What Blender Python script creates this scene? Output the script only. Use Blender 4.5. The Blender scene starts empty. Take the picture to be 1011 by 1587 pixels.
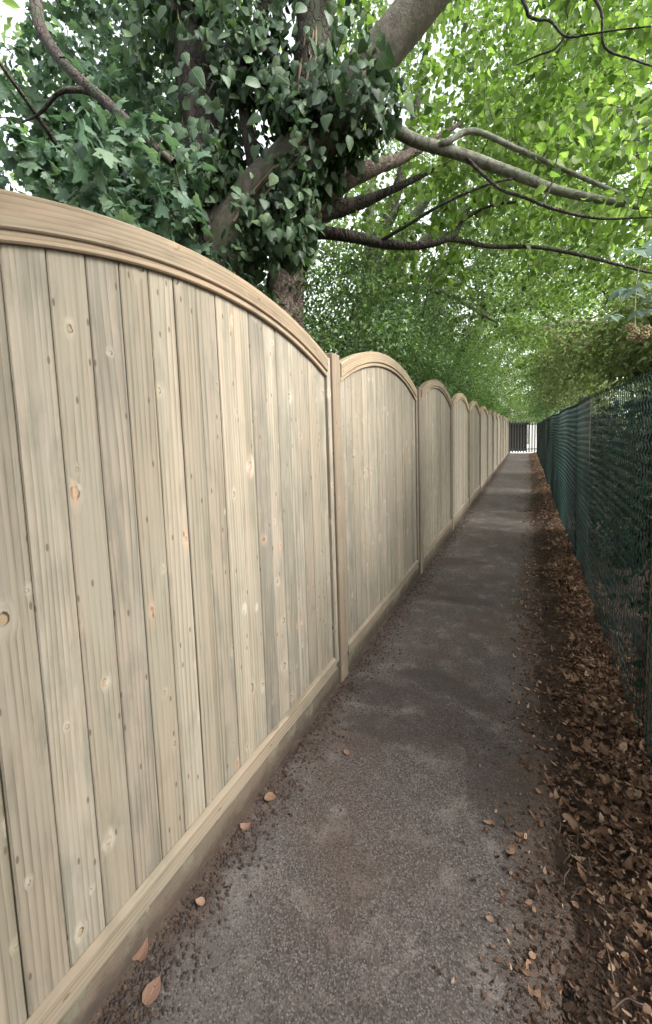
import bpy, bmesh, math, random
import numpy as np
from mathutils import Vector, Matrix
random.seed(7)
rng = np.random.default_rng(7)
S = bpy.context.scene
C = S.collection

# ------------------------------------------------------------------ camera
CAM_H = 1.41
cam_d = bpy.data.cameras.new('camera')
cam = bpy.data.objects.new('camera', cam_d); C.objects.link(cam)
_Y = Vector((312.5, 65, -620)).normalized()
_Z = -Vector((222.5, -6971, -620)).normalized()
_Z = (_Z - _Y * _Z.dot(_Y)).normalized()
_X = _Y.cross(_Z)
cam.matrix_world = Matrix.Translation((0, 0, CAM_H)) @ Matrix((_X, _Y, _Z)).to_4x4()
cam_d.sensor_fit = 'HORIZONTAL'; cam_d.sensor_width = 36
cam_d.lens = 620 / 1011 * 36
cam_d.shift_y = -64.5 / 1011
cam_d.clip_start = 0.05; cam_d.clip_end = 400
S.camera = cam
CAM = np.array([0, 0, CAM_H])

# ------------------------------------------------------------------ sky, sun, exposure
SUN_EL, SUN_AZ = math.radians(40), math.radians(94)     # azimuth clockwise from +Y
w = bpy.data.worlds.new('World'); S.world = w; w.use_nodes = True
nt = w.node_tree; nt.nodes.clear()
out = nt.nodes.new('ShaderNodeOutputWorld'); bg = nt.nodes.new('ShaderNodeBackground')
sky = nt.nodes.new('ShaderNodeTexSky'); sky.sky_type = 'NISHITA'; sky.sun_disc = False
sky.sun_elevation = SUN_EL; sky.sun_rotation = SUN_AZ; sky.dust_density = 3.0; sky.air_density = 1.0
hs = nt.nodes.new('ShaderNodeHueSaturation'); hs.inputs['Saturation'].default_value = 0.22
bg.inputs['Strength'].default_value = 0.15
nt.links.new(sky.outputs[0], hs.inputs['Color']); nt.links.new(hs.outputs[0], bg.inputs['Color'])
nt.links.new(bg.outputs[0], out.inputs[0])
sun_d = bpy.data.lights.new('sun', 'SUN'); sun_d.energy = 1.5; sun_d.angle = math.radians(26)
sun_d.color = (1.0, 0.97, 0.92)
sun = bpy.data.objects.new('sun', sun_d); C.objects.link(sun)
_sd = Vector((math.sin(SUN_AZ) * math.cos(SUN_EL), math.cos(SUN_AZ) * math.cos(SUN_EL), math.sin(SUN_EL)))
sun.rotation_euler = _sd.to_track_quat('Z', 'Y').to_euler()
sun.location = (3, -3, 12)
S.view_settings.view_transform = 'Standard'
S.view_settings.look = 'None'
S.view_settings.gamma = 1.0
S.view_settings.exposure = 2.35
S.view_settings.use_curve_mapping = False
S.render.engine = 'CYCLES'
S.cycles.use_denoising = True
S.cycles.max_bounces = 8
S.cycles.diffuse_bounces = 4
S.cycles.transmission_bounces = 4
S.cycles.sample_clamp_indirect = 8

# ------------------------------------------------------------------ helpers
def tag(o, label=None, cat=None, group=None, kind=None):
    if label: o['label'] = label
    if cat: o['category'] = cat
    if group: o['group'] = group
    if kind: o['kind'] = kind
    return o

def empty(name, loc=(0, 0, 0), parent=None):
    o = bpy.data.objects.new(name, None); C.objects.link(o); o.location = loc
    o.empty_display_size = .1
    if parent: o.parent = parent
    return o

def link(name, me, mat=None, parent=None, loc=None):
    o = bpy.data.objects.new(name, me); C.objects.link(o)
    if mat is not None and not me.materials: me.materials.append(mat)
    if parent: o.parent = parent
    if loc is not None: o.location = loc
    return o

def np_mesh(name, V, F, tint=None, smooth=True, lp=None):
    """V (n,3), F (m,k) uniform k; tint per vertex"""
    V = np.asarray(V, np.float32); F = np.asarray(F, np.int32)
    me = bpy.data.meshes.new(name)
    m, k = F.shape
    me.vertices.add(len(V)); me.vertices.foreach_set('co', V.ravel())
    me.loops.add(m * k); me.loops.foreach_set('vertex_index', F.ravel())
    me.polygons.add(m)
    me.polygons.foreach_set('loop_start', np.arange(0, m * k, k, dtype=np.int32))
    if smooth: me.polygons.foreach_set('use_smooth', np.ones(m, bool))
    if tint is not None:
        a = me.attributes.new('tint', 'FLOAT', 'POINT'); a.data.foreach_set('value', np.asarray(tint, np.float32))
    if lp is not None:
        a = me.attributes.new('leafpos', 'FLOAT_VECTOR', 'POINT'); a.data.foreach_set('vector', np.asarray(lp, np.float32).ravel())
    me.update(calc_edges=True); me.validate()
    return me

def bm_mesh(name, bm, smooth=False):
    bmesh.ops.recalc_face_normals(bm, faces=bm.faces)
    me = bpy.data.meshes.new(name); bm.to_mesh(me); bm.free()
    if smooth:
        for p in me.polygons: p.use_smooth = True
    return me

def uv_axis(bm, axis):
    """v runs along the grain axis, u across"""
    uv = bm.loops.layers.uv.new('UVMap')
    o = [i for i in range(3) if i != axis]
    for f in bm.faces:
        for l in f.loops:
            c = l.vert.co; l[uv].uv = (c[o[0]] * .93 + c[o[1]], c[axis])

def box_bm(bm, lo, hi, bev=0.0, seg=1):
    vs = [bm.verts.new((x, y, z)) for x in (lo[0], hi[0]) for y in (lo[1], hi[1]) for z in (lo[2], hi[2])]
    idx = [(0, 1, 3, 2), (4, 6, 7, 5), (0, 4, 5, 1), (2, 3, 7, 6), (0, 2, 6, 4), (1, 5, 7, 3)]
    fs = [bm.faces.new([vs[i] for i in f]) for f in idx]
    if bev:
        es = {e for f in fs for e in f.edges}
        bmesh.ops.bevel(bm, geom=list(es), offset=bev, segments=seg, affect='EDGES')

def wood_box(name, lo, hi, axis, bev=.003):
    bm = bmesh.new(); box_bm(bm, lo, hi, bev); bmesh.ops.recalc_face_normals(bm, faces=bm.faces)
    uv_axis(bm, axis); return bm_mesh(name, bm)

def catmull(P, n=6):
    P = np.asarray(P, float)
    if len(P) < 3: 
        t = np.linspace(0, 1, n + 1)[:, None]; return P[0] * (1 - t) + P[1] * t
    Q = np.vstack([2 * P[0] - P[1], P, 2 * P[-1] - P[-2]]); out = []
    for i in range(1, len(Q) - 2):
        a, b, c, d = Q[i - 1], Q[i], Q[i + 1], Q[i + 2]
        for t in np.linspace(0, 1, n, endpoint=False):
            out.append(.5 * ((2 * b) + (c - a) * t + (2 * a - 5 * b + 4 * c - d) * t * t + (3 * b - a - 3 * c + d) * t ** 3))
    out.append(P[-1]); return np.array(out)

def tube_arrays(P, R, sides=6, bump=0.0):
    P = np.asarray(P, float); R = np.asarray(R, float); n = len(P)
    T = np.gradient(P, axis=0); T /= np.linalg.norm(T, axis=1)[:, None] + 1e-9
    up = np.array([0, 0, 1.]) if abs(T[0][2]) < .9 else np.array([1., 0, 0])
    V = []; u = np.cross(T[0], up); u /= np.linalg.norm(u)
    ang = np.arange(sides) / sides * 2 * math.pi
    ph = rng.uniform(0, 6, 4)
    for i in range(n):
        u = u - T[i] * u.dot(T[i]); u /= np.linalg.norm(u) + 1e-9; v = np.cross(T[i], u)
        r = np.full(sides, R[i])
        if bump:
            r = r * (1 + bump * (np.sin(3 * ang + ph[0] + i * .35) * .5 + np.sin(5 * ang + ph[1] - i * .55) * .35 + np.sin(i * .9 + ph[2] + 2 * ang) * .4))
        V.append(P[i] + np.outer(np.cos(ang) * r, u) + np.outer(np.sin(ang) * r, v))
    V = np.vstack(V); F = []
    for i in range(n - 1):
        a = i * sides + np.arange(sides); b = i * sides + (np.arange(sides) + 1) % sides
        F.append(np.stack([a, b, b + sides, a + sides], 1))
    return V, np.vstack(F)

class Tubes:
    def __init__(s): s.V = []; s.F = []; s.n = 0
    def add(s, P, R, sides=6, bump=0.0):
        V, F = tube_arrays(P, R, sides, bump); s.V.append(V); s.F.append(F + s.n); s.n += len(V)
    def mesh(s, name): return np_mesh(name, np.vstack(s.V), np.vstack(s.F))

# ------------------------------------------------------------------ node helpers
class NT:
    def __init__(s, name):
        s.m = bpy.data.materials.new(name); s.m.use_nodes = True; s.t = s.m.node_tree
        s.t.nodes.clear(); s.out = s.t.nodes.new('ShaderNodeOutputMaterial')
    def n(s, typ, **kw):
        nd = s.t.nodes.new(typ)
        for k, v in kw.items(): setattr(nd, k, v)
        return nd
    def set(s, nd, key, val):
        if isinstance(val, bpy.types.NodeSocket): s.t.links.new(val, nd.inputs[key])
        elif val is not None: nd.inputs[key].default_value = val
    def math(s, op, a, b=None, c=None, clamp=False):
        nd = s.n('ShaderNodeMath', operation=op, use_clamp=clamp)
        for i, x in enumerate((a, b, c)): s.set(nd, i, x) if x is not None else None
        return nd.outputs[0]
    def vmath(s, op, a, b=None):
        nd = s.n('ShaderNodeVectorMath', operation=op); s.set(nd, 0, a)
        if b is not None:
            s.set(nd, 3 if op == 'SCALE' else 1, b)
        return nd.outputs['Value' if op in ('LENGTH', 'DISTANCE', 'DOT_PRODUCT') else 'Vector']
    def mix(s, fac, a, b, blend='MIX'):
        nd = s.n('ShaderNodeMix', data_type='RGBA', blend_type=blend)
        s.set(nd, 0, fac); s.set(nd, 6, a); s.set(nd, 7, b); return nd.outputs[2]
    def noise(s, vec, scale, detail=3, rough=.55, out=0, dist=0.0):
        nd = s.n('ShaderNodeTexNoise'); s.set(nd, 'Vector', vec); nd.inputs['Scale'].default_value = scale
        nd.inputs['Detail'].default_value = detail; nd.inputs['Roughness'].default_value = rough
        nd.inputs['Distortion'].default_value = dist
        return nd.outputs[out]
    def voro(s, vec, scale, feature='F1', dims='3D'):
        nd = s.n('ShaderNodeTexVoronoi', feature=feature, voronoi_dimensions=dims); s.set(nd, 'Vector', vec)
        nd.inputs['Scale'].default_value = scale; return nd
    def ramp(s, fac, stops):
        nd = s.n('ShaderNodeValToRGB'); s.set(nd, 0, fac); cr = nd.color_ramp
        while len(cr.elements) < len(stops): cr.elements.new(.5)
        for e, (p, c) in zip(cr.elements, stops):
            e.position = p; e.color = (*c, 1) if len(c) == 3 else c
        return nd.outputs[0]
    def smooth(s, x, lo, hi, a=0.0, b=1.0):
        nd = s.n('ShaderNodeMapRange', interpolation_type='SMOOTHSTEP'); s.set(nd, 0, x)
        nd.inputs[1].default_value = lo; nd.inputs[2].default_value = hi
        nd.inputs[3].default_value = a; nd.inputs[4].default_value = b; return nd.outputs[0]
    def xyz(s, vec):
        nd = s.n('ShaderNodeSeparateXYZ'); s.set(nd, 0, vec); return nd.outputs
    def comb(s, x, y, z=0.0):
        nd = s.n('ShaderNodeCombineXYZ'); s.set(nd, 0, x); s.set(nd, 1, y); s.set(nd, 2, z); return nd.outputs[0]
    def bump(s, h, strength, dist):
        nd = s.n('ShaderNodeBump'); s.set(nd, 'Height', h); nd.inputs['Strength'].default_value = strength
        nd.inputs['Distance'].default_value = dist; return nd.outputs[0]
    def princ(s, color, rough=.6, normal=None, spec=.4, metal=0.0):
        nd = s.n('ShaderNodeBsdfPrincipled'); s.set(nd, 'Base Color', color); s.set(nd, 'Roughness', rough)
        nd.inputs['Specular IOR Level'].default_value = spec; nd.inputs['Metallic'].default_value = metal
        if normal is not None: s.set(nd, 'Normal', normal)
        return nd.outputs[0]
    def done(s, sh): s.t.links.new(sh, s.out.inputs[0]); return s.m

def rgba(c): return (*c, 1.0)

def mat_wood(name, base, warm, grey, contrast=1.0, knots=1.0, rough_saw=0.0):
    k = NT(name)
    uv = k.n('ShaderNodeUVMap').outputs[0]; oi = k.n('ShaderNodeObjectInfo')
    rnd = oi.outputs['Random']; rnd2 = k.math('FRACT', k.math('MULTIPLY', rnd, 57.31)); rnd3 = k.math('FRACT', k.math('MULTIPLY', rnd, 313.7))
    off = k.comb(k.math('MULTIPLY', rnd, 37.7), k.math('MULTIPLY', rnd2, 91.3))
    p = k.vmath('ADD', uv, off); px, py, _ = k.xyz(p)
    # knots
    vc = k.comb(k.math('MULTIPLY', px, 10.0), k.math('MULTIPLY', py, 4.6))
    v = k.voro(vc, 1.0, dims='2D')
    d = k.vmath('SUBTRACT', vc, v.outputs['Position']); dx, dy, _ = k.xyz(d)
    dx = k.math('DIVIDE', dx, 10.0); dy = k.math('MULTIPLY', k.math('DIVIDE', dy, 4.6), k.math('MULTIPLY_ADD', rnd3, .5, .55))
    wob = k.math('MULTIPLY_ADD', k.noise(p, 70, 3), .011, -.0055)
    r = k.math('ADD', k.math('SQRT', k.math('ADD', k.math('MULTIPLY', dx, dx), k.math('MULTIPLY', dy, dy))), wob)
    cr, cg, cb = k.xyz(v.outputs['Color'])
    pres = k.math('MULTIPLY', k.math('GREATER_THAN', cr, .35), knots)
    rad = k.math('MULTIPLY_ADD', k.math('POWER', cg, 4.0), .0075, .0040)
    q = k.math('DIVIDE', r, rad)
    knot = k.math('MULTIPLY', k.smooth(q, .75, 1.15, 1, 0), pres)
    rim = k.math('MULTIPLY', k.math('MULTIPLY', k.smooth(q, .65, 1.0), k.smooth(q, 1.05, 1.35, 1, 0)), pres)
    halo = k.math('MULTIPLY', k.smooth(q, .8, 4.2, 1, 0), pres)
    # grain
    warp = k.noise(k.comb(k.math('MULTIPLY', px, 9), k.math('MULTIPLY', py, .42), k.math('MULTIPLY', rnd, 9)), 1.0, 2, .45)
    fine = k.noise(k.comb(k.math('MULTIPLY', px, 60), k.math('MULTIPLY', py, 3)), 1.0, 3)
    g = k.math('ADD', k.math('SUBTRACT', px, k.math('MULTIPLY', k.math('MULTIPLY', dx, halo), .75)), k.math('MULTIPLY', warp, k.math('MULTIPLY_ADD', k.math('POWER', rnd3, 3.0), .12, .05)))
    g = k.math('MULTIPLY_ADD', fine, .0035, g)
    ring = k.math('FRACT', k.math('MULTIPLY', g, 62))
    ring = k.math('MULTIPLY', k.math('POWER', ring, 2.6), k.smooth(k.noise(k.comb(k.math('MULTIPLY', px, 18), k.math('MULTIPLY', py, 2.2), rnd2), 1.0, 3), .38, .62, .25, 1.0))
    fib = k.noise(k.comb(k.math('MULTIPLY', px, 420), k.math('MULTIPLY', py, 7)), 1.0, 3, .65)
    blot = k.noise(k.comb(k.math('MULTIPLY', px, 9), k.math('MULTIPLY', py, 1.6), rnd), 1.0, 3)
    blot2 = k.noise(k.comb(k.math('MULTIPLY', px, 22), k.math('MULTIPLY', py, 5.5), rnd2), 1.0, 4)
    c = k.mix(k.smooth(blot, .34, .68), rgba(base), rgba(warm))
    c = k.mix(k.math('MULTIPLY', k.smooth(k.math('ADD', blot2, k.math('MULTIPLY_ADD', rnd3, .24, -.12)), .45, .72), .75), c, rgba(grey))
    dark = tuple(x * y for x, y in zip(base, (.46, .42, .36)))
    streak = k.noise(k.comb(k.math('MULTIPLY', px, 34), k.math('MULTIPLY', py, .55), rnd), 1.0, 4, .6)
    c = k.mix(k.math('MULTIPLY', k.smooth(streak, .50, .72), .6), c, rgba(tuple(x * y for x, y in zip(grey, (.80, .80, .74)))))
    c = k.mix(k.math('MULTIPLY', k.smooth(streak, .50, .30), .45), c, rgba(tuple(min(1, x * 1.16) for x in warm)))
    c = k.mix(k.math('MULTIPLY', ring, .62 * contrast), c, rgba(dark))
    c = k.mix(k.math('MULTIPLY', k.smooth(fib, .52, .78), .38 * contrast), c, rgba(dark))
    c = k.mix(k.math('MULTIPLY', halo, .42), c, rgba(tuple(min(1, x * 1.22) for x in base)))
    kcol = k.mix(k.smooth(cb, .90, .96), rgba((.25, .185, .11)), rgba((.17, .07, .035)))
    side = k.smooth(k.math('ADD', k.math('MULTIPLY', dx, 60), k.math('MULTIPLY', dy, k.math('MULTIPLY_ADD', cb, 90, -45))), -.5, .6)
    c = k.mix(k.math('MULTIPLY', knot, k.math('MULTIPLY_ADD', cb, .5, .42)), c, kcol)
    c = k.mix(k.math('MULTIPLY', rim, k.math('MULTIPLY_ADD', side, .80, .15)), c, rgba((.045, .030, .020)))
    feather = k.math('MULTIPLY', k.smooth(k.noise(k.comb(k.math('MULTIPLY', px, 40), k.math('MULTIPLY', py, 14), rnd), 1.0, 3, .6), .5, .68), halo)
    c = k.mix(k.math('MULTIPLY', feather, .8), c, rgba(tuple(min(1, x * 1.45) for x in base)))
    # pitch streak above some knots
    st = k.math('MULTIPLY', k.math('MULTIPLY', k.smooth(k.math('ABSOLUTE', dx), .002, .011, 1, 0), k.smooth(k.math('ABSOLUTE', dy), .0, .05, 1, 0)), k.math('MULTIPLY', pres, k.math('GREATER_THAN', cb, .9)))
    c = k.mix(k.math('MULTIPLY', st, .25), c, rgba((.42, .19, .09)))
    # tiny nicks
    nk = k.voro(k.comb(k.math('MULTIPLY', px, 26), k.math('MULTIPLY', py, 9)), 1.0, dims='2D')
    nick = k.math('MULTIPLY', k.smooth(nk.outputs['Distance'], .05, .11, 1, 0), k.math('GREATER_THAN', k.xyz(nk.outputs['Color'])[0], .80))
    c = k.mix(k.math('MULTIPLY', nick, .75), c, rgba((.075, .05, .033)))
    # board to board value
    val = k.math('MULTIPLY_ADD', rnd2, .26, .86)
    c = k.mix(1.0, c, k.comb(val, val, k.math('MULTIPLY_ADD', rnd3, .05, k.math('SUBTRACT', val, .02))), 'MULTIPLY')
    h = k.math('ADD', k.math('MULTIPLY', ring, -.5), k.math('ADD', k.math('MULTIPLY', fib, -.5), k.math('MULTIPLY', knot, -1.2)))
    if rough_saw:
        saw = k.noise(k.comb(k.math('MULTIPLY', px, 30), k.math('MULTIPLY', py, 160)), 1.0, 3)
        h = k.math('ADD', h, k.math('MULTIPLY', saw, rough_saw))
        moss = k.noise(k.comb(px, py, rnd), 7.0, 5, .7)
        c = k.mix(k.math('MULTIPLY', k.smooth(moss, .5, .66), .55), c, rgba((.17, .17, .12)))
    if rough_saw:      # mud splashed up from the path
        z = k.xyz(k.n('ShaderNodeNewGeometry').outputs['Position'])[2]
        mud = k.smooth(k.math('ADD', z, k.math('MULTIPLY_ADD', k.noise(k.comb(px, py, rnd2), 16, 5, .7), .16, -.08)), .01, .07, 1, 0)
        c = k.mix(k.math('MULTIPLY', mud, .8), c, rgba((.050, .036, .029)))
    return k.done(k.princ(c, .72, k.bump(h, .35, .0016), .2))

def mat_leaf(name, cols, trans=.4, rough=.45, spec=.4, tcol=None, veins=.8, obj_rand=False):
    """cols: list of colours picked through the per-leaf tint"""
    k = NT(name)
    t = k.n('ShaderNodeAttribute', attribute_name='tint').outputs['Fac']
    if obj_rand:
        t = k.math('FRACT', k.math('ADD', t, k.n('ShaderNodeObjectInfo').outputs['Random']))
    stops = [(i / max(1, len(cols) - 1), c) for i, c in enumerate(cols)]
    c = k.ramp(t, stops)
    geo = k.n('ShaderNodeNewGeometry')
    mott = k.noise(geo.outputs['Position'], 45, 2)
    c = k.mix(k.math('MULTIPLY', k.smooth(mott, .4, .75), .3), c, k.mix(1, c, (.55, .6, .5, 1), 'MULTIPLY'))
    lx, ly, _ = k.xyz(k.n('ShaderNodeAttribute', attribute_name='leafpos').outputs['Vector'])
    ax = k.math('ABSOLUTE', lx)
    rib = k.smooth(ax, .008, .030, 1, 0)
    sv = k.math('ABSOLUTE', k.math('SUBTRACT', k.math('FRACT', k.math('MULTIPLY', k.math('SUBTRACT', ly, k.math('MULTIPLY', ax, .75)), 6.5)), .5))
    vein = k.math('MAXIMUM', rib, k.math('MULTIPLY', k.smooth(sv, .0, .09, 1, 0), .55))
    c = k.mix(k.math('MULTIPLY', vein, veins), c, k.mix(1, c, (1.55, 1.45, 1.5, 1), 'MULTIPLY'))
    nrm = k.bump(k.math('ADD', k.math('MULTIPLY', vein, -1.0), k.noise(geo.outputs['Position'], 90, 3)), .5, .004)
    sh = k.princ(c, rough, nrm, spec)
    tr = k.n('ShaderNodeBsdfTranslucent')
    k.set(tr, 'Color', k.mix(1, c, rgba(tcol or (1.06, 1.25, .62)), 'MULTIPLY'))
    mx = k.n('ShaderNodeMixShader'); mx.inputs[0].default_value = trans
    k.t.links.new(sh, mx.inputs[1]); k.t.links.new(tr.outputs[0], mx.inputs[2])
    return k.done(mx.outputs[0])

def mat_bark(name, a, b, scale=14, stretch=.25, moss=None, bump=.6, cracks=.55):
    k = NT(name)
    co = k.n('ShaderNodeNewGeometry').outputs['Position']
    x, y, z = k.xyz(co); p = k.vmath('ADD', k.comb(x, y, k.math('MULTIPLY', z, stretch)), k.vmath('SCALE', k.noise(co, scale * .8, 3, .6, out=1), .09))
    n1 = k.noise(p, scale, 5, .65); v = k.voro(p, scale * 1.8, 'DISTANCE_TO_EDGE')
    crack = k.smooth(v.outputs['Distance'], .0, .14)
    c = k.mix(k.smooth(n1, .35, .68), rgba(a), rgba(b))
    c = k.mix(k.math('MULTIPLY', k.math('SUBTRACT', 1.0, crack), cracks), c, rgba(tuple(q * .4 for q in a)))
    if moss:
        c = k.mix(k.math('MULTIPLY', k.smooth(k.noise(co, 5, 4), .45, .65), .6), c, rgba(moss))
    h = k.math('ADD', k.math('MULTIPLY', crack, 1.1 * cracks), n1)
    return k.done(k.princ(c, .85, k.bump(h, bump, .02), .2))

def mat_plain(name, col, rough=.5, metal=0.0, spec=.5, var=.25, scale=20):
    k = NT(name); co = k.n('ShaderNodeNewGeometry').outputs['Position']
    n = k.noise(co, scale, 4)
    c = k.mix(k.math('MULTIPLY', k.smooth(n, .35, .7), var), rgba(col), rgba(tuple(x * .45 for x in col)))
    return k.done(k.princ(c, rough, k.bump(n, .15, .003), spec, metal))

W_BOARD = mat_wood('treated_board_wood', (.222, .201, .158), (.248, .208, .158), (.146, .137, .107), 1.45, 1.2)
W_RAIL = mat_wood('warm_rail_wood', (.262, .214, .150), (.28, .207, .140), (.145, .117, .080), 1.4, .5)
W_POST = mat_wood('post_wood', (.190, .158, .119), (.21, .158, .116), (.125, .110, .084), 1.3, .7)
W_SILL = mat_wood('pale_sill_wood', (.215, .187, .140), (.23, .180, .133), (.135, .120, .090), 1.2, .3)
W_GRAVEL = mat_wood('rough_gravel_board_wood', (.105, .089, .068), (.118, .090, .067), (.064, .060, .046), 1.4, .6, .7)

# ------------------------------------------------------------------ ground
def soil_colour(k, co):
    n = k.noise(co, 9, 6, .7); n2 = k.noise(co, 70, 4, .7)
    c = k.ramp(n, [(.3, (.034, .024, .019)), (.5, (.066, .045, .034)), (.7, (.11, .076, .056))])
    return k.mix(k.math('MULTIPLY', k.smooth(n2, .55, .75), .6), c, rgba((.12, .082, .058))), n, n2

def mat_soil():
    k = NT('leafy_soil'); co = k.n('ShaderNodeNewGeometry').outputs['Position']
    c, n, n2 = soil_colour(k, co)
    return k.done(k.princ(c, .9, k.bump(k.math('ADD', n, n2), .9, .02), .2))

def mat_asphalt():
    k = NT('worn_asphalt'); co = k.n('ShaderNodeNewGeometry').outputs['Position']
    x, y, z = k.xyz(co)
    flat = k.comb(x, y)
    agg = k.voro(flat, 260, dims='2D'); ac = k.xyz(agg.outputs['Color'])[0]
    agg2 = k.voro(flat, 130, dims='2D'); ac2 = k.xyz(agg2.outputs['Color'])[0]
    n = k.noise(flat, 2.3, 5, .6); n2 = k.noise(flat, 7, 5, .65); fine = k.noise(flat, 260, 3, .7)
    big = k.noise(k.comb(x, k.math('MULTIPLY', y, .7)), 1.1, 3)
    c = k.ramp(ac, [(.0, (.042, .035, .033)), (.45, (.072, .060, .055)), (.8, (.104, .087, .079)), (1, (.17, .146, .133))])
    # dusty pale wear
    c = k.mix(k.math('MULTIPLY', k.smooth(n2, .48, .72), .55), c, rgba((.205, .176, .158)))
    # brown silt
    c = k.mix(k.math('MULTIPLY', k.smooth(n, .46, .66), .62), c, rgba((.070, .047, .036)))
    c = k.mix(k.math('MULTIPLY', k.smooth(big, .54, .68), .35), c, rgba((.13, .122, .12)))
    # damp patches of their own shape, drawn out across the path
    wob = k.noise(flat, 4.0, 8, .68, out=1); wx, wy, _ = k.xyz(wob)
    sx = k.math('ADD', x, k.math('MULTIPLY_ADD', wx, .5, -.25)); sy = k.math('ADD', y, k.math('MULTIPLY_ADD', wy, .5, -.25))
    damp = None
    for cx, cy, rx, ry, rot in ((-.38, 2.12, .26, .11, -.15), (-.72, 1.95, .28, .12, .1), (-.18, 1.80, .34, .13, -.55), (-.02, 1.60, .20, .20, 0),
                                (-.52, 1.72, .30, .10, .2), (-.45, 3.35, .30, .07, .1), (-.62, 4.4, .28, .16, .1), (-.4, 6.3, .3, .1, 0), (.12, 1.05, .10, .5, 0)):
        ca, sa = math.cos(rot), math.sin(rot)
        ex = k.math('SUBTRACT', sx, cx); ey = k.math('SUBTRACT', sy, cy)
        u = k.math('DIVIDE', k.math('ADD', k.math('MULTIPLY', ex, ca), k.math('MULTIPLY', ey, sa)), rx)
        v = k.math('DIVIDE', k.math('SUBTRACT', k.math('MULTIPLY', ey, ca), k.math('MULTIPLY', ex, sa)), ry)
        d = k.smooth(k.math('SQRT', k.math('ADD', k.math('MULTIPLY', u, u), k.math('MULTIPLY', v, v))), .82, 1.06, 1, 0)
        damp = d if damp is None else k.math('MAXIMUM', damp, d)
    damp = k.math('MULTIPLY', damp, k.smooth(n2, .25, .55, .55, 1))
    c = k.mix(k.math('MULTIPLY', damp, .52), c, rgba((.030, .022, .021)))
    # soil washed in from both edges
    el = k.smooth(k.math('ADD', x, k.math('MULTIPLY_ADD', n2, .30, -.15)), -.93, -.78, 1, 0)
    er = k.smooth(k.math('ADD', x, k.math('MULTIPLY_ADD', n, .30, -.15)), -.09, .09)
    e = k.math('MAXIMUM', el, er)
    soil = soil_colour(k, co)[0]
    c = k.mix(e, c, soil)
    # pale grit set in the surface
    chip = k.math('MULTIPLY', k.smooth(agg2.outputs['Distance'], .12, .30, 1, 0), k.math('GREATER_THAN', ac2, .945))
    c = k.mix(k.math('MULTIPLY', chip, .55), c, rgba((.30, .27, .25)))
    pit = k.math('GREATER_THAN', k.xyz(agg.outputs['Color'])[1], .88)
    c = k.mix(k.math('MULTIPLY', pit, .65), c, rgba((.018, .015, .015)))
    h = k.math('ADD', k.math('MULTIPLY', agg.outputs['Distance'], -.9), k.math('ADD', k.math('MULTIPLY', ac, .6), k.math('MULTIPLY', fine, .6)))
    rough = k.math('SUBTRACT', .86, k.math('MULTIPLY', damp, .22))
    return k.done(k.princ(c, rough, k.bump(h, .6, .0022), .35))

SOIL = mat_soil()
def grid(name, x0, x1, y0, y1, nx, ny, zf, mat):
    X, Y = np.meshgrid(np.linspace(x0, x1, nx), np.linspace(y0, y1, ny))
    Z = zf(X, Y); V = np.stack([X.ravel(), Y.ravel(), Z.ravel()], 1)
    i = np.arange(nx - 1)[None] + (np.arange(ny - 1) * nx)[:, None]; i = i.ravel()
    F = np.stack([i, i + 1, i + 1 + nx, i + nx], 1)
    return link(name, np_mesh(name, V, F), mat)

tag(link('ground', np_mesh('ground', [(-90, -60, -.03), (90, -60, -.03), (90, 160, -.03), (-90, 160, -.03)], [(0, 1, 2, 3)], smooth=False), SOIL), 'dark leafy soil under the hedges and trees', kind='structure')
def path_z(X, Y): return .004 + .006 * np.sin(X * 3 + Y * 1.3) * np.sin(Y * .9) - .035 * np.clip((X - .03 - .045 * np.sin(Y * 2.1) * np.sin(Y * 5.3 + 1) - .02 * np.sin(Y * 17)) / .12, 0, 1) ** 1.5
tag(grid('path', -.96, .16, -3, 25.6, 57, 900, path_z, mat_asphalt()), 'narrow worn asphalt footpath with damp brown patches', kind='structure')
def verge_z(X, Y): return -.016 + .058 * np.clip((X - .07 - .05 * np.sin(Y * 3.1) * np.sin(Y * 1.3 + 1)) / .3, 0, 1) + .012 * np.sin(X * 23 + Y * 7) * np.sin(Y * 11)
tag(grid('verge', .04, 1.6, -3, 25.6, 40, 500, verge_z, SOIL), 'strip of dark soil under the leaf litter', kind='structure')
tag(grid('yard', -6, 8, 25.62, 40, 4, 4, lambda X, Y: X * 0 + .002, mat_plain('pale_concrete', (.42, .40, .37), .9)), 'pale paved ground behind the gate', kind='structure')

# ------------------------------------------------------------------ timber fence
FX = -.954
PY = [2.0 + 1.9 * n for n in range(-2, 13)]          # post centres; the first two stand beside and behind the camera
PW = .090
fence = empty('timber_fence', (FX, 0, 0))
tag(fence, 'new pale timber fence of arched boarded panels along the left of the path', 'fence')
WID = 1.9 - PW - .008                                  # panel width
ST = .040                                              # stile width
IN = WID - 2 * ST - .004
HALF = WID / 2
RISE, ZEND, RW = .195, 1.80, .098
RAD = (HALF ** 2 + RISE ** 2) / (2 * RISE)
ZC = ZEND + RISE - RAD
def arch_z(y, r): return ZC + math.sqrt(max(0, r * r - y * y))
NB = 19; BP = IN / NB; GAP = .0026; HW = (BP - GAP) / 2

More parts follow.
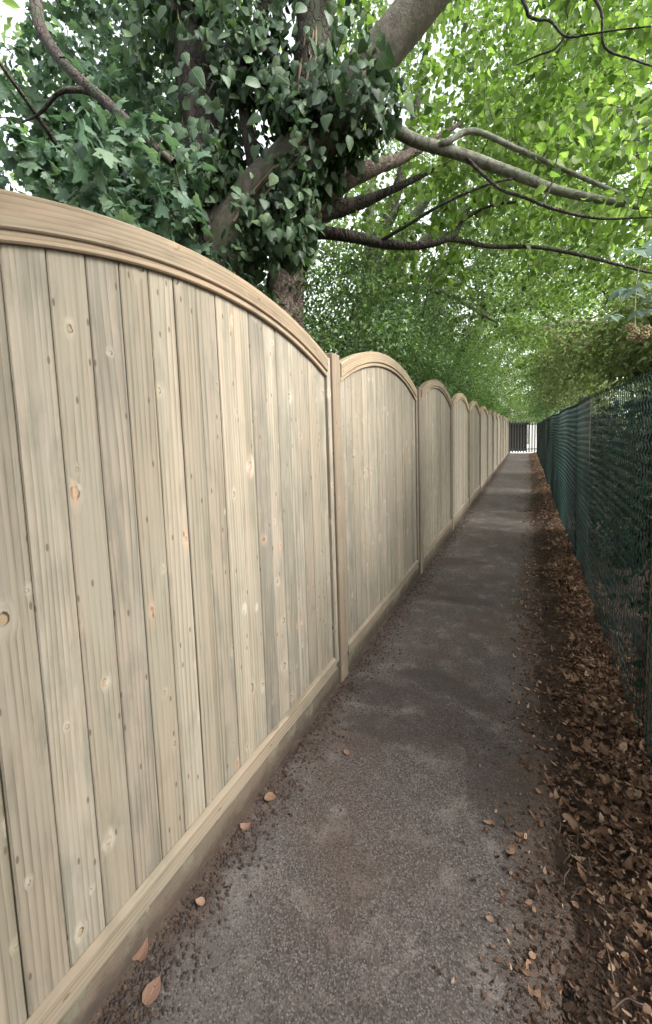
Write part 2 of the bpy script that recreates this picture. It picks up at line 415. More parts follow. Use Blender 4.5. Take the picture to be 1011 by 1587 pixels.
def board_mesh(j):
    yc = -IN / 2 + BP * (j + .5)
    poly = [(-.003, -HW), (0, -HW + .003), (0, HW - .003), (-.003, HW), (-.010, HW), (-.010, HW + GAP - .0002), (-.018, HW + GAP - .0002), (-.018, -HW)]
    bm = bmesh.new(); z0 = .128
    lo = [bm.verts.new((x, y, z0)) for x, y in poly]
    hi = [bm.verts.new((x, y, arch_z(yc + y, RAD - .02))) for x, y in poly]
    n = len(poly)
    for i in range(n): bm.faces.new((lo[i], lo[(i + 1) % n], hi[(i + 1) % n], hi[i]))
    bm.faces.new(lo[::-1]); bm.faces.new(hi)
    bmesh.ops.recalc_face_normals(bm, faces=bm.faces); uv_axis(bm, 2)
    return bm_mesh('board', bm), yc

def arch_mesh():
    # cross-section (depth x, radial r measured down from the outer edge)
    prof = [(-.026, .002), (.018, .002), (.022, .006), (.022, .070), (.018, .0735), (.012, .0745), (.012, .0785), (.016, .080), (.016, .094), (.012, RW), (-.001, RW), (-.001, RW - .03), (-.026, RW - .03)]
    bm = bmesh.new(); uv = bm.loops.layers.uv.new('UVMap'); n = 34; rings = []
    hy = IN / 2 + .001
    for i in range(n + 1):
        y = -hy + 2 * hy * i / n; ring = []
        for x, d in prof: ring.append(bm.verts.new((x, y, arch_z(y, RAD - d))))
        rings.append(ring)
    m = len(prof)
    for i in range(n):
        for j in range(m):
            f = bm.faces.new((rings[i][j], rings[i + 1][j], rings[i + 1][(j + 1) % m], rings[i][(j + 1) % m]))
            uvs = [(prof[j][1] + prof[j][0], i), (prof[j][1] + prof[j][0], i + 1), (prof[(j + 1) % m][1] + prof[(j + 1) % m][0], i + 1), (prof[(j + 1) % m][1] + prof[(j + 1) % m][0], i)]
            if j == m - 1: uvs[2] = (.1 + prof[0][1], i + 1); uvs[3] = (.1 + prof[0][1], i)
            for l, (a, b) in zip(f.loops, uvs): l[uv].uv = (a, b * 2 * hy / n)
    bm.faces.new(rings[0]); bm.faces.new(rings[-1][::-1])
    return bm_mesh('arch_rail', bm)

BOARDS = [board_mesh(j) for j in range(NB)]
ARCH = arch_mesh()
STZ = arch_z(HALF - ST, RAD) - .004
STILE = wood_box('stile', (-.024, -ST / 2, .128), (.015, ST / 2, STZ), 2)
def sill_mesh():
    # bottom rail with a splayed top that catches the light
    poly = [(-.02, .101), (.015, .101), (.017, .103), (.017, .156), (.016, .158), (.002, .169), (-.0005, .169), (-.0005, .130), (-.02, .130)]
    bm = bmesh.new(); h = IN / 2 + .001
    a = [bm.verts.new((x, -h, z)) for x, z in poly]; b = [bm.verts.new((x, h, z)) for x, z in poly]; n = len(poly)
    for i in range(n): bm.faces.new((a[i], a[(i + 1) % n], b[(i + 1) % n], b[i]))
    bm.faces.new(a[::-1]); bm.faces.new(b)
    bmesh.ops.recalc_face_normals(bm, faces=bm.faces); uv_axis(bm, 1); return bm_mesh('bottom_rail', bm)
SILL = sill_mesh()
GRAVEL = wood_box('gravel_board', (-.02, -WID / 2, -.06), (.012, WID / 2, .096), 1, .004)
def back_mesh():
    bm = bmesh.new()
    for z in (.16, .62, 1.10, 1.55): box_bm(bm, (-.062, -HALF + .002, z), (-.0265, HALF - .002, z + .045), .002)
    bmesh.ops.recalc_face_normals(bm, faces=bm.faces); uv_axis(bm, 1); return bm_mesh('fence_panel', bm)
BACK = back_mesh()
POST = wood_box('post', (-.055, -PW / 2, -.1), (.026, PW / 2, 1.832), 2, .004)

for i, y in enumerate(PY):
    po = link('post', POST, W_POST, fence, (0, y, random.uniform(-.012, .012) + (.022 if i == 2 else 0)))
    if i == len(PY) - 1: break
    yc = y + .95
    dz = random.uniform(-.008, .008)
    pan = link('fence_panel', BACK, W_POST, fence, (random.uniform(-.004, .003), yc, dz))
    pan.rotation_euler = (0, random.uniform(-.002, .002), random.uniform(-.002, .002))
    for me, yy in BOARDS:
        b = link('board', me, W_BOARD, pan, (random.uniform(-.0016, .0008), yy + random.uniform(-.0004, .0004), 0))
        b.rotation_euler = (0, 0, random.uniform(-.006, .006))
    link('arch_rail', ARCH, W_RAIL, pan)
    for s in (-1, 1): link('stile', STILE, W_POST if s > 0 else W_BOARD, pan, (0, s * (WID / 2 - ST / 2), 0))
    link('bottom_rail', SILL, W_SILL, pan)
    link('gravel_board', GRAVEL, W_GRAVEL, pan, (0, 0, 0))

# ------------------------------------------------------------------ palisade gate and wall at the far end
GREY = mat_plain('grey_painted_steel', (.10, .10, .10), .5, .3)
gate = empty('palisade_gate', (-.2, 25.5, 0))
tag(gate, 'dark grey steel palisade gate of upright pales closing the far end of the path', 'gate')
def pale_mesh():
    bm = bmesh.new()
    pr = [(-.032, .0), (-.012, -.012), (.012, -.012), (.032, .0)]
    th = .004
    pts = pr + [(x, y + th) for x, y in pr[::-1]]
    lo = [bm.verts.new((x, y, .06)) for x, y in pts]
    tops = [1.80, 1.86, 1.86, 1.80]; tops = tops + tops[::-1]
    hi = [bm.verts.new((x, y, z)) for (x, y), z in zip(pts, tops)]
    n = len(pts)
    for i in range(n): bm.faces.new((lo[i], lo[(i + 1) % n], hi[(i + 1) % n], hi[i]))
    for i in range(3):
        bm.faces.new((lo[i + 1], lo[i], lo[n - 1 - i], lo[n - 2 - i])); bm.faces.new((hi[i], hi[i + 1], hi[n - 2 - i], hi[n - 1 - i]))
    return bm_mesh('pale', bm)
PALE = pale_mesh()
for i in range(11): link('pale', PALE, GREY, gate, (-.70 + i * .142, -.022, random.uniform(-.01, .01)))
def sbox(name, lo, hi, mat, par, bev=.003):
    bm = bmesh.new(); box_bm(bm, lo, hi, bev); return link(name, bm_mesh(name, bm), mat, par)
for z in (.22, 1.62): sbox('rail', (-.72, -.004, z), (.74, .04, z + .055), GREY, gate)
for x in (-.79, .75): sbox('gate_post', (x, -.03, -.05), (x + .07, .05, 1.9), GREY, gate)
WHITE = mat_plain('white_render', (.82, .82, .82), .8, var=.06)
wall = empty('white_wall', (0, 28.0, 0))
tag(wall, 'bright white rendered wall glimpsed through the right bars of the gate', 'wall')
sbox('wall_face', (.12, 0, -.05), (1.9, .2, 1.95), WHITE, wall, .01)
sbox('coping', (.08, -.04, 1.95), (1.94, .24, 2.02), WHITE, wall, .01)
shed = empty('backdrop_shed', (0, 28.4, 0))
tag(shed, 'near-black shed added as a dark backdrop behind the left bars of the gate', 'shed')
BROWN = mat_plain('backdrop_black', (.014, .012, .011), .9)  # near-black mass added to keep the view behind the gate dark
sbox('wall', (-2.6, 0, -.05), (-.02, 2.0, 1.72), BROWN, shed, .01)
bm = bmesh.new()
for x in (-2.7, .08):
    for y, z in ((-.12, 1.70), (1.0, 1.86), (2.12, 1.70), (2.12, 1.77), (1.0, 1.93), (-.12, 1.77)): bm.verts.new((x, y, z))
bm.verts.ensure_lookup_table()
for i in range(6): bm.faces.new([bm.verts[q] for q in (i, (i + 1) % 6, 6 + (i + 1) % 6, 6 + i)])
bm.faces.new([bm.verts[q] for q in (5, 4, 1, 0)]); bm.faces.new([bm.verts[q] for q in (4, 3, 2, 1)])
bm.faces.new([bm.verts[q] for q in (6, 7, 10, 11)]); bm.faces.new([bm.verts[q] for q in (7, 8, 9, 10)])
link('roof', bm_mesh('roof', bm), BROWN, shed)

# ------------------------------------------------------------------ chain link fence
RX, RH = .455, 1.665
GREENW = mat_plain('green_coated_wire', (.014, .048, .043), .22, var=.3, scale=60)
CONC = mat_plain('weathered_concrete', (.12, .125, .092), .9, var=.5, scale=14)
cl = empty('chain_link_fence', (RX, 0, 0))
tag(cl, 'dark green coated chain link fence along the right of the path', 'fence')
hw_, hh_ = .055, .028
y0, y1 = -3.4, 25.4
nw = int((y1 - y0) / hw_); nk = int((RH - .03) / hh_) + 1
kk = np.arange(nk); ii = np.arange(nw)
yy = y0 + (ii[:, None] + (kk[None] % 2)) * hw_ ; zz = .03 + kk[None] * hh_ + 0 * yy
xx = np.where(kk[None] % 2 == 0, -.0028, .0028) + 0 * yy
xx = xx + .012 * np.sin(yy * 1.7) * np.sin(zz * 2.1 + yy * .4); zz = zz + .006 * np.sin(yy * 2.2) * zz
yy = yy + .006 * np.sin(zz * 3 + yy)
r = .0029
offs = np.array([(r, 0), (-r * .5, r * .87), (-r * .5, -r * .87)])
V = np.stack([np.stack([xx + a, yy + b, zz], -1) for a, b in offs], 2)      # wire, node, side, 3
base = (np.arange(nw)[:, None] * nk + np.arange(nk - 1)[None]).ravel() * 3
F = np.vstack([np.stack([base + a, base + (a + 1) % 3, base + 3 + (a + 1) % 3, base + 3 + a], 1) for a in range(3)])
wm = link('wire_mesh', np_mesh('wire_mesh', V.reshape(-1, 3), F), GREENW, cl); wm['kind'] = 'stuff'
for z in (.06, .85, RH - .03):
    t = Tubes(); ys = np.linspace(-3.4, 25.4, 120)
    t.add(np.stack([np.full(120, .006) + .012 * np.sin(ys * 1.7) * np.sin(z * 2.1 + ys * .4), ys, z + .006 * np.sin(ys * 2.2) * z], 1), np.full(120, .0024), 4)
    link('line_wire', t.mesh('line_wire'), GREENW, cl)
def cpost():
    bm = bmesh.new(); box_bm(bm, (.012, -.05, -.1), (.112, .05, RH + .06), .008)
    return bm_mesh('concrete_post', bm)
CP = cpost()
for y in (-3.5, -.75, 2.02, 4.85, 7.65, 10.45, 13.25, 16.05, 18.85, 21.65, 24.45): link('concrete_post', CP, CONC, cl, (0, y, random.uniform(-.02, .02)))

# ------------------------------------------------------------------ leaves
def fan(edge, mid):
    V = [mid] + edge; n = len(edge)
    return np.array(V, float), np.array([(0, 1 + i, 1 + (i + 1) % n) for i in range(n)])
# templates: x across, y along (0 base .. 1 tip), z normal
def sym(half, zf):
    L = [(x, y) for x, y in half]; E = L + [(-x, y) for x, y in half[::-1] if abs(x) > 1e-6]
    return [(x, y, zf(x, y)) for x, y in E]
bend = lambda x, y: .28 * abs(x) - .22 * y * y
OVATE = fan(sym([(0, 0), (.22, .06), (.38, .30), (.36, .58), (.20, .82), (0, 1.0)], bend), (0, .45, -.06))
SMALL = (np.array([(0, 0, 0), (.30, .45, .10), (0, 1, -.15), (-.30, .45, .10)], float), np.array([(0, 1, 2), (0, 2, 3)]))
IVY = fan(sym([(0, .10), (.22, 0), (.46, .14), (.40, .36), (.34, .48), (.22, .70), (0, 1.0)], lambda x, y: -.12 * abs(x) - .16 * y * y), (0, .3, .06))
IVYH = fan(sym([(0, .05), (.25, 0), (.42, .22), (.36, .48), (.18, .78), (0, 1.02)], lambda x, y: -.22 * abs(x) - .10 * y * y), (0, .3, .05))
MAPLE = fan(sym([(0, .10), (.20, .02), (.42, .05), (.36, .20), (.62, .42), (.42, .48), (.38, .58), (.22, .55), (.20, .74), (0, 1.0)], lambda x, y: -.20 * abs(x) - .15 * y * y + .03 * math.sin(9 * x)), (0, .30, .03))
BRAMBLE = fan(sym([(0, 0), (.20, .05), (.34, .25), (.36, .45), (.25, .72), (.10, .92), (0, 1.0)], lambda x, y: .22 * abs(x) - .30 * y * y), (0, .45, -.05))
CURL = (np.array([(-.22, 0, .05), (.2, .05, .09), (-.34, .36, .0), (.34, .40, .06), (-.25, .74, .10), (.28, .72, .02), (0.03, 1.0, .22)], float),
        np.array([(0, 1, 2), (1, 3, 2), (2, 3, 4), (3, 5, 4), (4, 5, 6)]))

def unit(a): return a / (np.linalg.norm(a, axis=-1, keepdims=True) + 1e-9)
def frames(fwd, nrm):
    f = unit(fwd); n = unit(nrm - f * np.sum(nrm * f, -1, keepdims=True)); x = np.cross(f, n)
    return np.stack([x, f, n], -1)         # columns: across, along, normal
def leaf_mesh(name, tpl, P, M, size, tint, veins=True):
    V, F = tpl; n = len(P)
    W = np.einsum('nij,vj->nvi', M, V) * size[:, None, None] + P[:, None]
    FF = F[None] + (np.arange(n) * len(V))[:, None, None]
    return np_mesh(name, W.reshape(-1, 3), FF.reshape(-1, F.shape[1]), np.repeat(tint, len(V)), lp=np.tile(V, (n, 1)) if veins else None)

def leaves(parent, tpl, P, M, size, tint, mat, singles=0, view=True, mass_name='leaves'):
    """the leaves that show largest become objects of their own, the rest one mass"""
    P = np.asarray(P); n = len(P)
    pick = np.zeros(n, bool)
    base = np.array(parent.location)
    if singles:
        d = np.linalg.norm(P - CAM, axis=1)
        c = (P - CAM) @ np.array([list(_X), list(_Y), list(_Z)])
        u = c[:, 0] / np.maximum(-c[:, 2], .01) * 620 + 505.5; v = -c[:, 1] / np.maximum(-c[:, 2], .01) * 620 + 729
        ok = (c[:, 2] < 0) & (u > 0) & (u < 1011) & (v > 0) & (v < 1587)
        ok &= ~((P[:, 0] < FX) & (v > 664 - .50 * (818 - u)) & (u < 790))
        sc = np.where(ok, size / d, 0); o = np.argsort(-sc)[:singles]; pick[o[sc[o] > 0]] = True
        var = []
        for t in (.12, .3, .5, .7, .88):
            Vv = tpl[0].copy(); Vv[:, 2] += rng.normal(0, .02, len(Vv)); 
            me = np_mesh('leaf', Vv, tpl[1], np.full(len(Vv), t), lp=tpl[0]); me.materials.append(mat); var.append(me)
        for i in np.where(pick)[0]:
            o_ = bpy.data.objects.new('leaf', var[int(min(4, max(0, tint[i] * 5)))]); C.objects.link(o_)
            o_.parent = parent
            m4 = np.eye(4); m4[:3, :3] = M[i] * size[i]; m4[:3, 3] = P[i] - base
            o_.matrix_basis = Matrix(m4.tolist())
    r_ = ~pick
    if r_.any():
        o_ = link(mass_name, leaf_mesh(mass_name, tpl, P[r_] - base, M[r_], size[r_], tint[r_]), mat, parent); o_['kind'] = 'stuff'

def leaf_frames(n, out_dir, up=1.0, spread=.6, droop=.3, flat=.55):
    f = unit(out_dir + rng.normal(0, spread, (n, 3))); f[:, 2] -= droop
    nr = rng.normal(0, flat, (n, 3)); nr[:, 2] += up
    return frames(f, nr)

class Tree:
    """skeleton polylines with radii, then twigs grown to scattered crown points, then leaves on the twigs"""
    def __init__(s, name, base, label, cat, group=None):
        s.o = empty(name, base); tag(s.o, label, cat, group); s.base = np.array(base); s.N = []; s.R = []
    def stem(s, name, pts, mat, sides=10, n=6, bump=.06, node=True):
        a = np.array(pts, float); Q = catmull(a, n)
        t = Tubes(); t.add(Q[:, :3] - s.base, np.maximum(Q[:, 3], .002), sides, bump)
        o = link(name, t.mesh(name), mat, s.o)
        if node: s.N += list(Q[:, :3]); s.R += list(Q[:, 3])
        return o
    def grow(s, A, mat, name='twigs', rmax=.02, droop=.12, wig=.1, sides=4, single_first=0):
        N = np.array(s.N); R = np.array(s.R)
        A = np.asarray(A)
        d0 = np.array([np.min(((N - a) ** 2).sum(1)) for a in A]); A = A[np.argsort(d0)]
        cap = len(N) + len(A) * 5; NN = np.zeros((cap, 3)); RR = np.zeros(cap); k = len(N); NN[:k] = N; RR[:k] = R
        T = Tubes(); ends = []; dirs = []; TW = []
        for a in A:
            i = int(np.argmin(((NN[:k] - a) ** 2).sum(1))); p = NN[i]; v = a - p; L = np.linalg.norm(v)
            if L < .03: continue
            m1 = p + v * .35 + rng.normal(0, wig * L, 3) + np.array([0, 0, droop * L]); m2 = p + v * .72 + rng.normal(0, wig * L, 3) + np.array([0, 0, droop * L * .6])
            Q = catmull(np.array([p, m1, m2, a]), 2)
            r0 = min(max(RR[i] * .75, .0022), .003 + .011 * L, rmax)
            T.add(Q - s.base, np.linspace(r0, .0014, len(Q)), sides); TW.append(Q)
            nn = Q[2:]; q = min(len(nn), 5); NN[k:k + q] = nn[-q:]; RR[k:k + q] = np.linspace(r0, .0014, q); k += q
        o = link(name, T.mesh(name), mat, s.o)
        if len(A) > 40: o['kind'] = 'stuff'
        return TW
    def foliate(s, TW, per, size, tpl, mat, spread=.10, singles=0, **kw):
        P = []; D = []
        for Q in TW:
            L = np.linalg.norm(Q[-1] - Q[0]); n = per
            t = rng.uniform(.25 if L < 1 else .6, 1, n) * (len(Q) - 1); i = np.minimum(t.astype(int), len(Q) - 2); f = (t - i)[:, None]
            c = Q[i] * (1 - f) + Q[i + 1] * f
            side = rng.normal(0, 1, (n, 3)); side[:, 2] *= .5; side = unit(side)
            P.append(c + side * rng.uniform(.2, 1, (n, 1)) * spread); D.append(side + unit(Q[-1] - Q[0]) * .5)
        P = np.vstack(P); D = np.vstack(D); n = len(P)
        M = leaf_frames(n, D, **kw)
        sz = rng.uniform(size[0], size[1], n); tint = np.clip(rng.normal(.5, .27, n), 0, 1)
        leaves(s.o, tpl, P, M, sz, tint, mat, singles)

def box_pts(n, lo, hi): return rng.uniform(lo, hi, (n, 3))
def ell_pts(n, c, r, shell=.0):
    d = unit(rng.normal(0, 1, (n, 3))); q = rng.uniform(shell, 1, (n, 1)) ** .45
    return np.array(c) + d * q * np.array(r)

BARK_GREY = mat_bark('smooth_grey_bark', (.085, .075, .06), (.145, .13, .105), 24, .6, (.07, .085, .045), .55, .12)
BARK_DARK = mat_bark('dark_ivy_bark', (.035, .028, .024), (.075, .06, .05), 12, .3, (.04, .055, .03), .7)
BARK_RED = mat_bark('rough_brown_bark', (.18, .142, .118), (.34, .265, .222), 26, .4, None, 1.0, .5)
BARK_LICHEN = mat_bark('lichened_bark', (.10, .09, .07), (.25, .26, .21), 30, .8, (.10, .13, .07), .4, .2)
TWIG = mat_plain('dark_twig_bark', (.035, .028, .021), .85, var=.4)
TWIG_PALE = mat_plain('dry_pale_twig', (.20, .15, .10), .85, var=.5)
L_IVY = mat_leaf('ivy_leaf', [(.018, .036, .017), (.034, .066, .031), (.056, .098, .047), (.110, .165, .072)], .25, .42, .32)
L_LIME = mat_leaf('bright_canopy_leaf', [(.065, .11, .032), (.145, .225, .062), (.22, .31, .090), (.36, .44, .20)], .55, .5, .35)
L_CANOPY = mat_leaf('canopy_leaf', [(.060, .10, .040), (.14, .21, .080), (.21, .28, .12), (.36, .43, .25)], .5, .5, .35)
L_MAPLE = mat_leaf('maple_leaf', [(.045, .088, .055), (.065, .12, .075), (.095, .155, .095), (.13, .195, .115)], .38, .5, .35, (1.1, 1.2, .8))
L_HEDGE = mat_leaf('hedge_leaf', [(.046, .090, .034), (.078, .142, .050), (.12, .20, .070), (.22, .31, .12)], .35, .45, .4)
L_BRIGHT = mat_leaf('bright_hedge_leaf', [(.075, .13, .045), (.12, .20, .066), (.17, .265, .095), (.26, .35, .16)], .45, .5, .35)
L_BROWN = mat_leaf('dusty_hedge_leaf', [(.12, .098, .050), (.115, .155, .052), (.155, .22, .072), (.23, .29, .12)], .3, .6, .3)
L_DARK = mat_leaf('shade_coloured_ivy_leaf', [(.010, .018, .010), (.016, .030, .014), (.025, .045, .02), (.045, .07, .03)], .12, .7, .12, veins=.3)  # shade behind the mesh put into the leaf colour, darker than the other ivy
L_BRAM = mat_leaf('bramble_leaf', [(.11, .17, .13), (.15, .22, .17), (.19, .27, .20)], .3, .5, .35, (1, 1.1, .7))

# --- the ivy-clad tree behind the first panels
iv = Tree('ivy_clad_tree', (-2.05, 2.55, 0), 'big forked tree wrapped in dark ivy behind the nearest fence panels', 'tree')
LEFT = [(-2.05, 2.55, 0, .34), (-2.07, 2.55, 1.3, .28), (-2.1, 2.52, 2.63, .225), (-2.12, 2.5, 3.24, .175), (-2.2, 2.5, 3.82, .160), (-2.25, 2.5, 4.37, .148), (-2.27, 2.5, 4.9, .137), (-2.32, 2.5, 6.2, .10), (-2.2, 2.4, 7.6, .05)]
RIGHT = [(-2.08, 2.52, 2.2, .22), (-2.04, 2.5, 2.77, .20), (-1.85, 2.53, 3.06, .180), (-1.49, 2.56, 3.29, .160), (-1.2, 2.59, 3.47, .150), (-0.98, 2.61, 3.68, .135), (-0.69, 2.64, 3.90, .118), (-0.30, 2.69, 4.20, .10), (.3, 2.8, 4.75, .07), (.9, 3.0, 5.3, .04)]
MID = [(-1.62, 2.55, 3.20, .12), (-1.47, 2.6, 3.36, .135), (-1.35, 2.6, 3.78, .128), (-1.28, 2.6, 4.26, .118), (-1.21, 2.6, 4.9, .10), (-1.1, 2.6, 6.2, .06)]
iv.stem('trunk', LEFT, BARK_DARK, 16, 8, .07)
iv.stem('limb', RIGHT, BARK_GREY, 14, 8, .05)
iv.stem('limb', MID, BARK_DARK, 12, 8, .07)
SWEEP = [(-1.12, 2.62, 3.72, .060), (-1.07, 2.74, 3.72, .052), (-0.94, 2.88, 3.6, .046), (-0.74, 2.96, 3.44, .041), (-0.41, 3.05, 3.28, .038), (-0.09, 3.14, 3.11, .034), (0.18, 3.23, 2.97, .028), (0.61, 3.31, 2.8, .020), (0.95, 3.42, 2.72, .012), (1.3, 3.5, 2.7, .006)]
SWEEP2 = [(-0.58, 3.0, 3.36, .024), (-0.50, 2.98, 3.36, .022), (-0.35, 3.06, 3.42, .020), (-0.09, 3.17, 3.29, .017), (0.22, 3.28, 3.11, .015), (0.52, 3.39, 2.94, .012), (0.79, 3.5, 2.79, .007)]
iv.stem('bough', SWEEP, BARK_LICHEN, 10, 8, .05)
iv.stem('bough', SWEEP2, BARK_LICHEN, 8, 8, .05)
for tw_ in ([(-0.41, 3.05, 3.28, .014), (-0.28, 2.98, 3.08, 0.012), (-0.16, 2.88, 2.90, 0.011), (-0.03, 2.78, 2.77, 0.010), (0.13, 2.82, 2.68, 0.010), (0.35, 2.86, 2.59, 0.008), (0.6, 2.9, 2.55, 0.004)],
            [(-.45, 2.5, 4.1, .018), (-0.20, 2.25, 3.75, .012), (-0.04, 2.21, 3.34, 0.008), (-0.02, 2.23, 3.29, 0.0075), (0.02, 2.24, 3.26, 0.007), (0.07, 2.25, 3.24, 0.006), (0.13, 2.26, 3.16, 0.006), (0.2, 2.27, 3.14, 0.005), (0.3, 2.29, 3.13, 0.004), (0.45, 2.3, 3.09, 0.003)],
            [(0.13, 2.26, 3.16, 0.005), (0.09, 2.27, 3.13, 0.0045), (0.03, 2.28, 3.14, 0.004), (-0.07, 2.3, 3.15, 0.003)],
            [(-.1, 2.6, 4.25, .014), (0.12, 2.35, 3.7, .009), (0.2, 2.3, 3.39, 0.007), (0.27, 2.31, 3.24, 0.006), (0.29, 2.33, 3.1, 0.005), (0.4, 2.34, 3.01, 0.004), (0.51, 2.35, 2.93, 0.003)],
            [(-1.05, 3.08, 2.87, .015), (-0.80, 3.0, 2.90, 0.012), (-0.56, 2.94, 2.94, 0.011), (-0.39, 2.95, 2.98, 0.010), (-0.22, 2.98, 3.01, 0.008), (-0.09, 3.0, 3.01, 0.005)]):
    iv.stem('bough', tw_, BARK_DARK, 6, 5, .04)
iv.stem('bough', [(-1.75, 2.5, 3.3, .05), (-1.78, 2.45, 3.75, .045), (-1.62, 2.42, 4.12, .04), (-1.38, 2.4, 4.35, .03), (-1.1, 2.4, 4.6, .015)], BARK_DARK, 8, 6)

# --- ivy leaves on its stems
ivy = empty('climbing_ivy', (-2.0, 2.55, 0)); tag(ivy, 'thick mantle of dark heart-shaped ivy hanging on the forked tree', 'ivy')
def along(poly, n, lo, hi, r_in, r_out, facing=.6):
    Q = catmull(np.array(poly), 8); t = rng.uniform(lo, hi, n) * (len(Q) - 1); i = np.minimum(t.astype(int), len(Q) - 2); f = (t - i)[:, None]
    c = Q[i] * (1 - f) + Q[i + 1] * f; T = unit(Q[i + 1, :3] - Q[i, :3])
    tocam = unit(CAM - c[:, :3]); d = rng.normal(0, 1, (n, 3)) + tocam * facing
    d = unit(d - T * np.sum(d * T, -1, keepdims=True))
    # patchy cover: clumps hold, bald spots stay bare
    p = c[:, :3] + d * (c[:, 3:4] + rng.uniform(r_in, r_out, (n, 1)))
    return p, d
PP, DD = [], []
for poly, n, lo, hi, a, b in ((LEFT, 3900, .22, .80, .02, .32), (RIGHT, 1500, .02, .60, .02, .22), (RIGHT, 1000, .28, .50, .0, .14), (MID, 2000, .0, .9, .01, .27), (LEFT, 1000, .28, .45, .1, .5)):
    p, d = along(poly, n, lo, hi, a, b); PP.append(p); DD.append(d)
# curtains of ivy hanging between and below the stems
for c, r, n in (((-1.72, 2.40, 3.75), (.33, .22, .75), 950), ((-1.45, 2.45, 2.80), (.22, .18, .30), 330), ((-2.05, 2.35, 2.75), (.35, .22, .5), 540), ((-1.42, 2.45, 3.80), (.22, .16, .45), 330), ((-2.5, 2.5, 3.5), (.25, .3, .7), 390), ((-2.0, 2.4, 4.6), (.6, .25, .5), 630)):
    p = ell_pts(n, c, r); PP.append(p); DD.append(unit(p - np.array(c) + unit(CAM - p) * .25))
PP = np.vstack(PP); DD = np.vstack(DD)
keep = np.sin(PP[:, 0] * 9 + 1.3) + np.sin(PP[:, 2] * 7 + PP[:, 0] * 4) + np.sin(PP[:, 1] * 8 + PP[:, 2] * 5) + rng.normal(0, .7, len(PP)) > -.75
# the bare places the photograph shows on the stems
for cx, cy, cz, rr in ((-2.14, 2.2, 3.85, .26), (-2.15, 2.2, 3.52, .20), (-2.18, 2.2, 4.25, .20), (-1.32, 2.3, 3.75, .15), (-1.60, 2.25, 3.22, .20), (-1.78, 2.25, 3.08, .15), (-1.42, 2.3, 3.32, .13), (-1.28, 2.3, 3.98, .20), (-1.24, 2.3, 4.35, .19), (-.66, 2.6, 3.95, .27), (-1.93, 2.2, 2.90, .20)):
    keep &= ~((np.linalg.norm((PP - np.array((cx, cy, cz))) * np.array((1, .45, 1)), axis=1) < rr) & (rng.uniform(0, 1, len(PP)) < .93))
PP, DD = PP[keep], DD[keep]; n = len(PP)
fw = DD * rng.uniform(.0, .5, (n, 1)) + rng.normal(0, .42, (n, 3)); fw[:, 2] -= 1.0
nr = DD * .8 + rng.normal(0, .62, (n, 3)); nr[:, 2] += .15
Mi = frames(fw, nr); half = rng.uniform(0, 1, n) < .5
sz = np.clip(rng.normal(.064, .023, n), .028, .12); ti = np.clip(rng.normal(.5, .25, n), 0, 1)
leaves(ivy, IVY, PP[half], Mi[half], sz[half], ti[half], L_IVY, 150)
leaves(ivy, IVYH, PP[~half], Mi[~half], sz[~half], ti[~half], L_IVY, 150)
for k in range(16):          # bare creeper stems over the bark
    poly = (LEFT, RIGHT, MID)[k % 3]; Q = catmull(np.array(poly), 8); a = rng.uniform(.15, .35); b = a + rng.uniform(.2, .4)
    t = np.linspace(a, min(b, .8), 12) * (len(Q) - 1); i = t.astype(int); c = Q[i]
    ph = rng.uniform(-1.2, 1.2); tw = rng.uniform(-.8, .8); tc = unit(CAM - c[:, :3]); sd = np.cross(tc, np.array([0, 0, 1.]))
    ang = ph + tw * np.linspace(0, 1, 12)
    p = c[:, :3] + (tc * np.cos(ang)[:, None] + sd * np.sin(ang)[:, None]) * (c[:, 3:4] + .012 + rng.uniform(0, .03, (12, 1)))
    T = Tubes(); T.add(p - np.array(ivy.location), np.linspace(.011, .005, 12), 5, .1); link('creeper_stem', T.mesh('creeper_stem'), TWIG_PALE, ivy)

# --- brown tree with a broken, forked top
gn = Tree('gnarled_tree', (-2.0, 3.05, 0), 'leaning tree with rough reddish brown bark and a forked top beside the ivy', 'tree')
gn.stem('trunk', [(-2.0, 3.05, 0, .26), (-1.98, 3.02, 1.4, .22), (-1.88, 3.0, 2.45, .170), (-1.79, 3.0, 2.83, .150), (-1.65, 3.0, 3.11, .135), (-1.55, 3.0, 3.28, .108), (-1.3, 3.0, 3.36, .086), (-1.1, 3.05, 3.40, .060), (-.85, 3.2, 3.50, .038), (-.5, 3.5, 3.8, .015)], BARK_RED, 14, 8, .12)
gn.stem('limb', [(-1.68, 3.0, 3.04, .07), (-1.55, 3.0, 3.04, .058), (-1.28, 3.04, 2.96, .046), (-0.98, 3.09, 2.85, .037), (-0.74, 3.13, 2.8, .029), (-0.51, 3.17, 2.82, .021), (-0.43, 3.21, 2.94, .014), (-0.26, 3.26, 3.01, .010), (-0.09, 3.3, 3.01, .009)], BARK_DARK, 9, 6, .08)
gn.stem('limb', [(-1.62, 3.03, 3.14, .09), (-1.5, 3.1, 3.22, .078), (-1.38, 3.17, 3.26, .066), (-1.2, 3.28, 3.32, .046), (-0.95, 3.4, 3.42, .028), (-.6, 3.6, 3.6, .012)], BARK_DARK, 9, 6, .1)
gn.stem('limb', [(-0.62, 3.15, 2.81, .020), (-0.53, 3.3, 2.86, .018), (-0.27, 3.48, 2.82, .017), (0.04, 3.65, 2.81, .015), (0.35, 3.83, 2.75, .014), (0.8, 4.0, 2.59, .009), (1.1, 4.1, 2.5, .005)], BARK_DARK, 7, 6, .05)
tw = gn.grow(np.vstack([box_pts(90, (-1.4, 3.1, 2.7), (.3, 4.2, 3.7)), box_pts(60, (-1.3, 3.1, 3.2), (.6, 4.6, 4.2))]), TWIG, rmax=.009)
gn.foliate(tw, 10, (.04, .07), OVATE, L_LIME, .10, singles=150, flat=.75, droop=.5)

